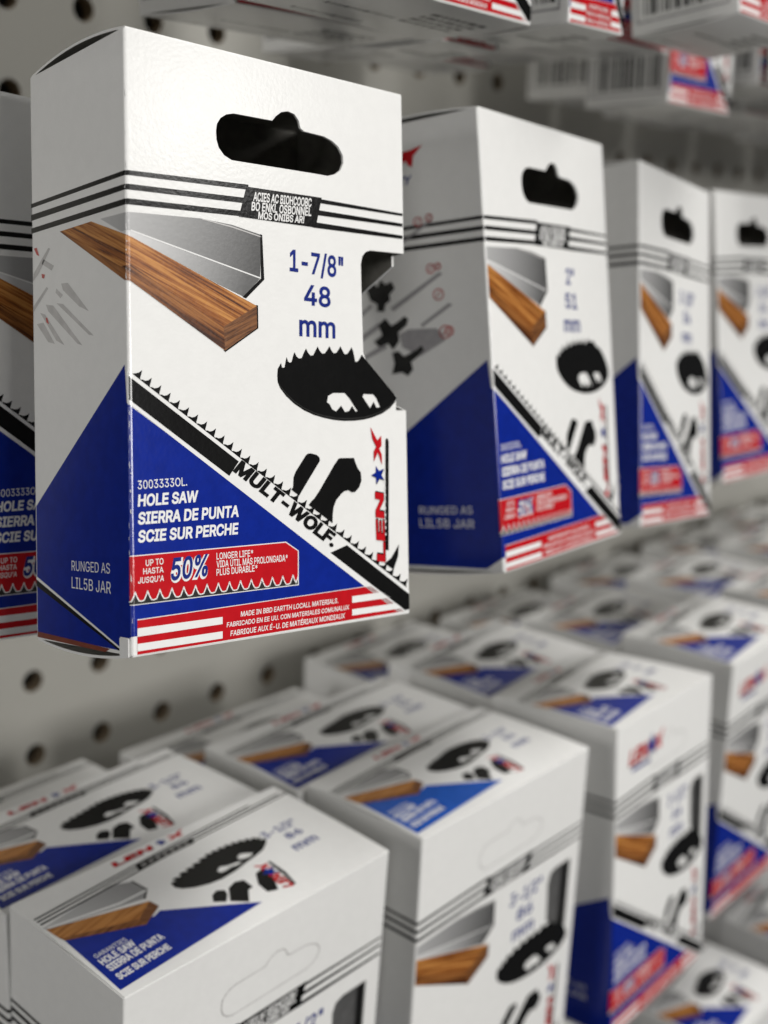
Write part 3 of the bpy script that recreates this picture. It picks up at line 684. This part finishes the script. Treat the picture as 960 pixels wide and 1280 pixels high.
# ------------------------------------------------------------------ pegboard and wall
def pegboard():
    m, nt, b = node_mat('pegboard_paint')
    tc, _ = add_bump(nt, b, 350, .25, .0002)
    n = nt.nodes.new('ShaderNodeTexNoise'); n.inputs['Scale'].default_value = 9; n.inputs['Detail'].default_value = 6
    r = nt.nodes.new('ShaderNodeValToRGB'); r.color_ramp.elements[0].color = (.35, .345, .315, 1); r.color_ramp.elements[1].color = (.43, .42, .385, 1)
    nt.links.new(tc.outputs['Object'], n.inputs['Vector']); nt.links.new(n.outputs['Fac'], r.inputs['Fac']); nt.links.new(r.outputs['Color'], b.inputs['Base Color'])
    b.inputs['Roughness'].default_value = .38
    edge, _, eb = node_mat('hardboard_edge'); eb.inputs['Base Color'].default_value = (.22, .17, .11, 1); eb.inputs['Roughness'].default_value = .9
    bm = bmesh.new(); p = 25.4; r_ = 3.65; n = 20
    c0, c1, r0, r1 = -5, 46, -12, 26     # columns and rows of holes (column 0, row 0 = the first hole seen at the photo's top left)
    corner = {}
    def cv(i, j):
        if (i, j) not in corner: corner[i, j] = bm.verts.new(((i - .5) * p * MM, 0, -(j - .5) * p * MM))
        return corner[i, j]
    for i in range(c0, c1):
        for j in range(r0, r1):
            ring = [bm.verts.new(((i * p + r_ * math.cos(2 * math.pi * k / n)) * MM, 0, (-j * p + r_ * math.sin(2 * math.pi * k / n)) * MM)) for k in range(n)]
            deep = [bm.verts.new((v.co.x, .0055, v.co.z)) for v in ring]
            cs = [cv(i + 1, j), cv(i, j), cv(i, j + 1), cv(i + 1, j + 1)]     # +x+z, -x+z, -x-z, +x-z
            q = n // 4
            for s in range(4):
                k0 = q // 2 + s * q
                seg = [ring[(k0 + t) % n] for t in range(q + 1)]
                # fan between corner s and s+1
                bm.faces.new([cs[s]] + [cs[(s + 1) % 4]] + seg[::-1])
            for k in range(n):
                f = bm.faces.new((ring[k], ring[(k + 1) % n], deep[(k + 1) % n], deep[k])); f.material_index = 1
    bmesh.ops.recalc_face_normals(bm, faces=bm.faces)
    me = bpy.data.meshes.new('pegboard'); bm.to_mesh(me); bm.free(); me.materials.append(m); me.materials.append(edge)
    o = bpy.data.objects.new('pegboard', me); C.objects.link(o)
    o['label'] = 'beige painted pegboard panel with rows of round holes behind the boxes'; o['category'] = 'pegboard'
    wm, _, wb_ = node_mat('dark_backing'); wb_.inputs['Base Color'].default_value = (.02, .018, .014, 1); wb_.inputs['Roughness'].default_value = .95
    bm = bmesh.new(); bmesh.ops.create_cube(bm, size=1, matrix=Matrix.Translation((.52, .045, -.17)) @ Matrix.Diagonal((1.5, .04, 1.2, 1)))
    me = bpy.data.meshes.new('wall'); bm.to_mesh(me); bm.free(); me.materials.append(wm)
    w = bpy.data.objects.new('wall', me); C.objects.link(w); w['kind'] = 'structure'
pegboard()

def hook(x, ydown, length, label):
    m = bpy.data.materials.get('zinc_wire')
    if not m:
        m, nt, b = node_mat('zinc_wire'); b.inputs['Base Color'].default_value = (.12, .12, .12, 1); b.inputs['Metallic'].default_value = 1; b.inputs['Roughness'].default_value = .35
        add_bump(nt, b, 900, .1, .0001)
    e = bpy.data.objects.new('peg_hook', None); C.objects.link(e); e.location = B2S((x, ydown, 0)); e['label'] = label; e['category'] = 'hook'; e['group'] = 'wire hooks in the pegboard'
    bm = bmesh.new()
    pts = [Vector((0, .004, 0)), Vector((0, -length * MM, 0)), Vector((0, -length * MM - .004, .0015)), Vector((0, -length * MM - .006, .005))]
    rings = []
    for p_ in pts:
        rings.append([bm.verts.new(p_ + Vector((.0021 * math.cos(k * .5236), 0, .0021 * math.sin(k * .5236)))) for k in range(12)])
    for a, b in zip(rings, rings[1:]):
        for k in range(12): bm.faces.new((a[k], a[(k + 1) % 12], b[(k + 1) % 12], b[k]))
    bm.faces.new(rings[-1]); bm.faces.new(rings[0][::-1])
    bmesh.ops.recalc_face_normals(bm, faces=bm.faces)
    me = bpy.data.meshes.new('wire'); bm.to_mesh(me); bm.free(); me.materials.append(m)
    o = bpy.data.objects.new('wire', me); C.objects.link(o); o.parent = e
    bm = bmesh.new(); bmesh.ops.create_cube(bm, size=1, matrix=Matrix.Translation((0, -.0012, .004)) @ Matrix.Diagonal((.014, .0016, .034, 1)))
    bmesh.ops.bevel(bm, geom=bm.edges[:], offset=.0005, segments=2, affect='EDGES')
    me = bpy.data.meshes.new('base_plate'); bm.to_mesh(me); bm.free(); me.materials.append(m)
    o = bpy.data.objects.new('base_plate', me); C.objects.link(o); o.parent = e

# ------------------------------------------------------------------ boxes hanging in the middle row
GH = 'boxes hanging from the middle row of hooks'
heroD = (61.806, 32.442, 100.0)
hero_k = build_kind(*heroD, ('1-7/8"', '48', 'mm'), side='hero', notch='through', bulge=1.7, taper=.015, shear=-3.23)
place(hero_k, heroD, (-73.92, 28.49, -151.25), (-.1833, .0899, .0913), 'sharp white and blue hole saw box marked 1-7/8 inch, nearest the camera', GH)
place(hero_k, heroD, (-73.9, 36.7, -113.5), (-.11, .03, .10), 'shaded hole saw box hanging directly behind the 1-7/8 inch box', GH)
b2D = (64.2, 36.0, 100.0)
b2_k = build_kind(*b2D, ('2"', '51', 'mm'), side='diagram', bulge=1.2)
place(b2_k, b2D, (17.07, 33.16, -153.82), (-.1632, -.1334, .0464), 'hanging hole saw box marked 2 inch with black clamps pictured on its side', GH)
b3D = (56.0, 33.0, 100.0)
b3_k = build_kind(*b3D, ('2-1/8"', '54', 'mm'), bulge=1.0)
place(b3_k, b3D, (104.9, 39.15, -142.49), (-.1513, -.1265, .1128), 'hanging hole saw box just right of the 2 inch box', GH)
place(b3_k, b3D, (194.24, 43.77, -120.03), (-.1484, 0, .02), 'rightmost and farthest hole saw box hanging in the middle row', GH)
for x, y, l, t in ((-42, 42.0, 128, 'wire peg hook carrying the 1-7/8 inch box'), (50, 47.5, 132, 'wire peg hook carrying the 2 inch box'),
                   (133, 52, 120, 'wire peg hook carrying the hanging box right of the 2 inch box'), (222, 57, 98, 'wire peg hook carrying the farthest hanging box')):
    hook(x, y, l, t)

# ------------------------------------------------------------------ lower row, queued one behind another on their hooks
GL = 'boxes queued in the lower row'
bigD = (74.8, 39.3, 100.0)
A_k = build_kind(*bigD, ('3-1/2"', '86', 'mm'), hole='closed', notch='window', top=('3-1/2"', '86', 'mm'), bulge=.35)
B_k = build_kind(*bigD, ('3-1/2"', '86', 'mm'), hole='closed', notch='window', top=('3-1/2"', '86', 'mm'), bulge=.5, ink='sky')
midD = (62.1, 44.5, 100.0)
C_k = build_kind(*midD, ('2-1/2"', '64', 'mm'), hole='closed', notch='window', top=('2-1/2"', '64', 'mm'), bulge=.5, logo_top=True)
ordw = ['front', 'second', 'third', 'fourth']
def queue(kind, dims, x, yd, z, rv, n, names, group, gap=.9, drop=0.0, first=None, side=0.0, second=0.0):
    for i in range(n):
        jx, jy = (0, 0) if i == 0 else (random.uniform(-1.6, 1.6) + (side if i == 2 else 0), random.uniform(0, 2.0) + (second if i == 1 else 0) + (drop if i == 2 else 0))
        r = rv if i == 0 else (random.uniform(-.02, .02), random.uniform(-.02, .02), random.uniform(-.015, .015))
        place(first if (first and i == 0) else kind, dims, (x + jx, yd + jy, z + i * (dims[1] + gap)), r, names(i), group)
queue(A_k, bigD, -78.58, 199.88, -154.91, (.0577, -.0013, -.0091), 3,
      lambda i: ['white 3-1/2 inch box at the front of the lower left queue', 'white box right behind the lower left 3-1/2 inch box', 'low third box back in the lower left queue, near the pegboard'][i], GL, drop=17)
queue(A_k, bigD, 7.4, 200.4, -155.5, (.01, -.01, .01), 3,
      lambda i: ['white 3-1/2 inch box with pale blue lid print, front of the lower middle queue', 'shaded box right behind the middle 3-1/2 inch box with pale blue lid print', 'third box back in the lower middle queue, near the pegboard'][i], GL, drop=17, first=B_k, second=2.0)
cols = [(93.67, 198.59, -156.89, (-.0654, -.0261, .0046), 'third queue from the left'), (178.6, 202.5, -152, (.0, 0, -.03), 'fourth queue from the left'), (263, 203, -150, (0, 0, 0), 'fifth queue from the left'),
        (345, 203, -152, (0, 0, 0), 'sixth queue from the left'), (427, 203, -148, (0, 0, 0), 'seventh queue from the left'), (509, 203, -150, (0, 0, 0), 'eighth queue from the left'), (591, 203, -150, (0, 0, 0), 'ninth queue from the left')]
for x, y, z, rv, nm in cols:
    queue(C_k, midD, x, y, z, rv, 3, lambda i: '%s box of the lower row\'s %s' % (['front', 'middle', 'rear'][i], nm), GL, drop=17, side=8, second=5.0)

# ------------------------------------------------------------------ lowest row, only its lids in sight
GB = 'boxes in the lowest row'
for k, x in enumerate((110, 195, 280, 365)):
    queue(C_k, midD, x, 363, -158, (0, 0, 0), 3, lambda i: '%s box in the %s queue of the lowest row' % (['front', 'middle', 'rear'][i], ['first', 'second', 'third', 'fourth'][k]), GB)

# ------------------------------------------------------------------ upper row, seen from below
GU = 'boxes of the upper row seen from below'
upD = (42.0, 31.0, 100.0); wideD = (58.5, 31.0, 100.0); slimD = (23.0, 31.0, 100.0)
U_k = build_kind(*upD, ('1-1/8"', '29', 'mm'), side='barcode', bottom=True, bulge=.8)
UW_k = build_kind(*wideD, ('1-1/2"', '38', 'mm'), side='barcode', bottom=True, bulge=.8)
US_k = build_kind(*slimD, ('3/4"', '19', 'mm'), side='barcode', bottom=True, bulge=.6)
nth = ['farthest left, out of sight', 'next left, out of sight', 'leftmost visible', 'slim second visible', 'lowest hanging third visible', 'short fourth visible', 'fifth visible', 'sixth visible', 'seventh visible', 'eighth visible', 'ninth visible']
for k, (x, yb, z, n, wide) in enumerate(((-154, 4, -152, 2, 1), (-89, 6, -150, 2, 1), (-24, 14, -152, 2, 1), (42.6, 13, -155, 3, 2), (106.4, 4, -155, 4, 0), (161, 18, -116, 1, 0), (210, 7, -155, 4, 1), (275, 9, -152, 4, 1), (340, 10, -155, 4, 1), (405, 11, -150, 4, 1), (470, 10, -155, 4, 1))):  # first two queues are out of view, added to shade the pegboard top
    queue((U_k, UW_k, US_k)[wide], (upD, wideD, slimD)[wide], x, yb - 100, z, (-.13 if k == 4 else -.03, 0, random.uniform(-.02, .02)), n, lambda i: '%s box in the upper row\'s %s queue' % (ordw[i], nth[k]), GU, gap=1.5)
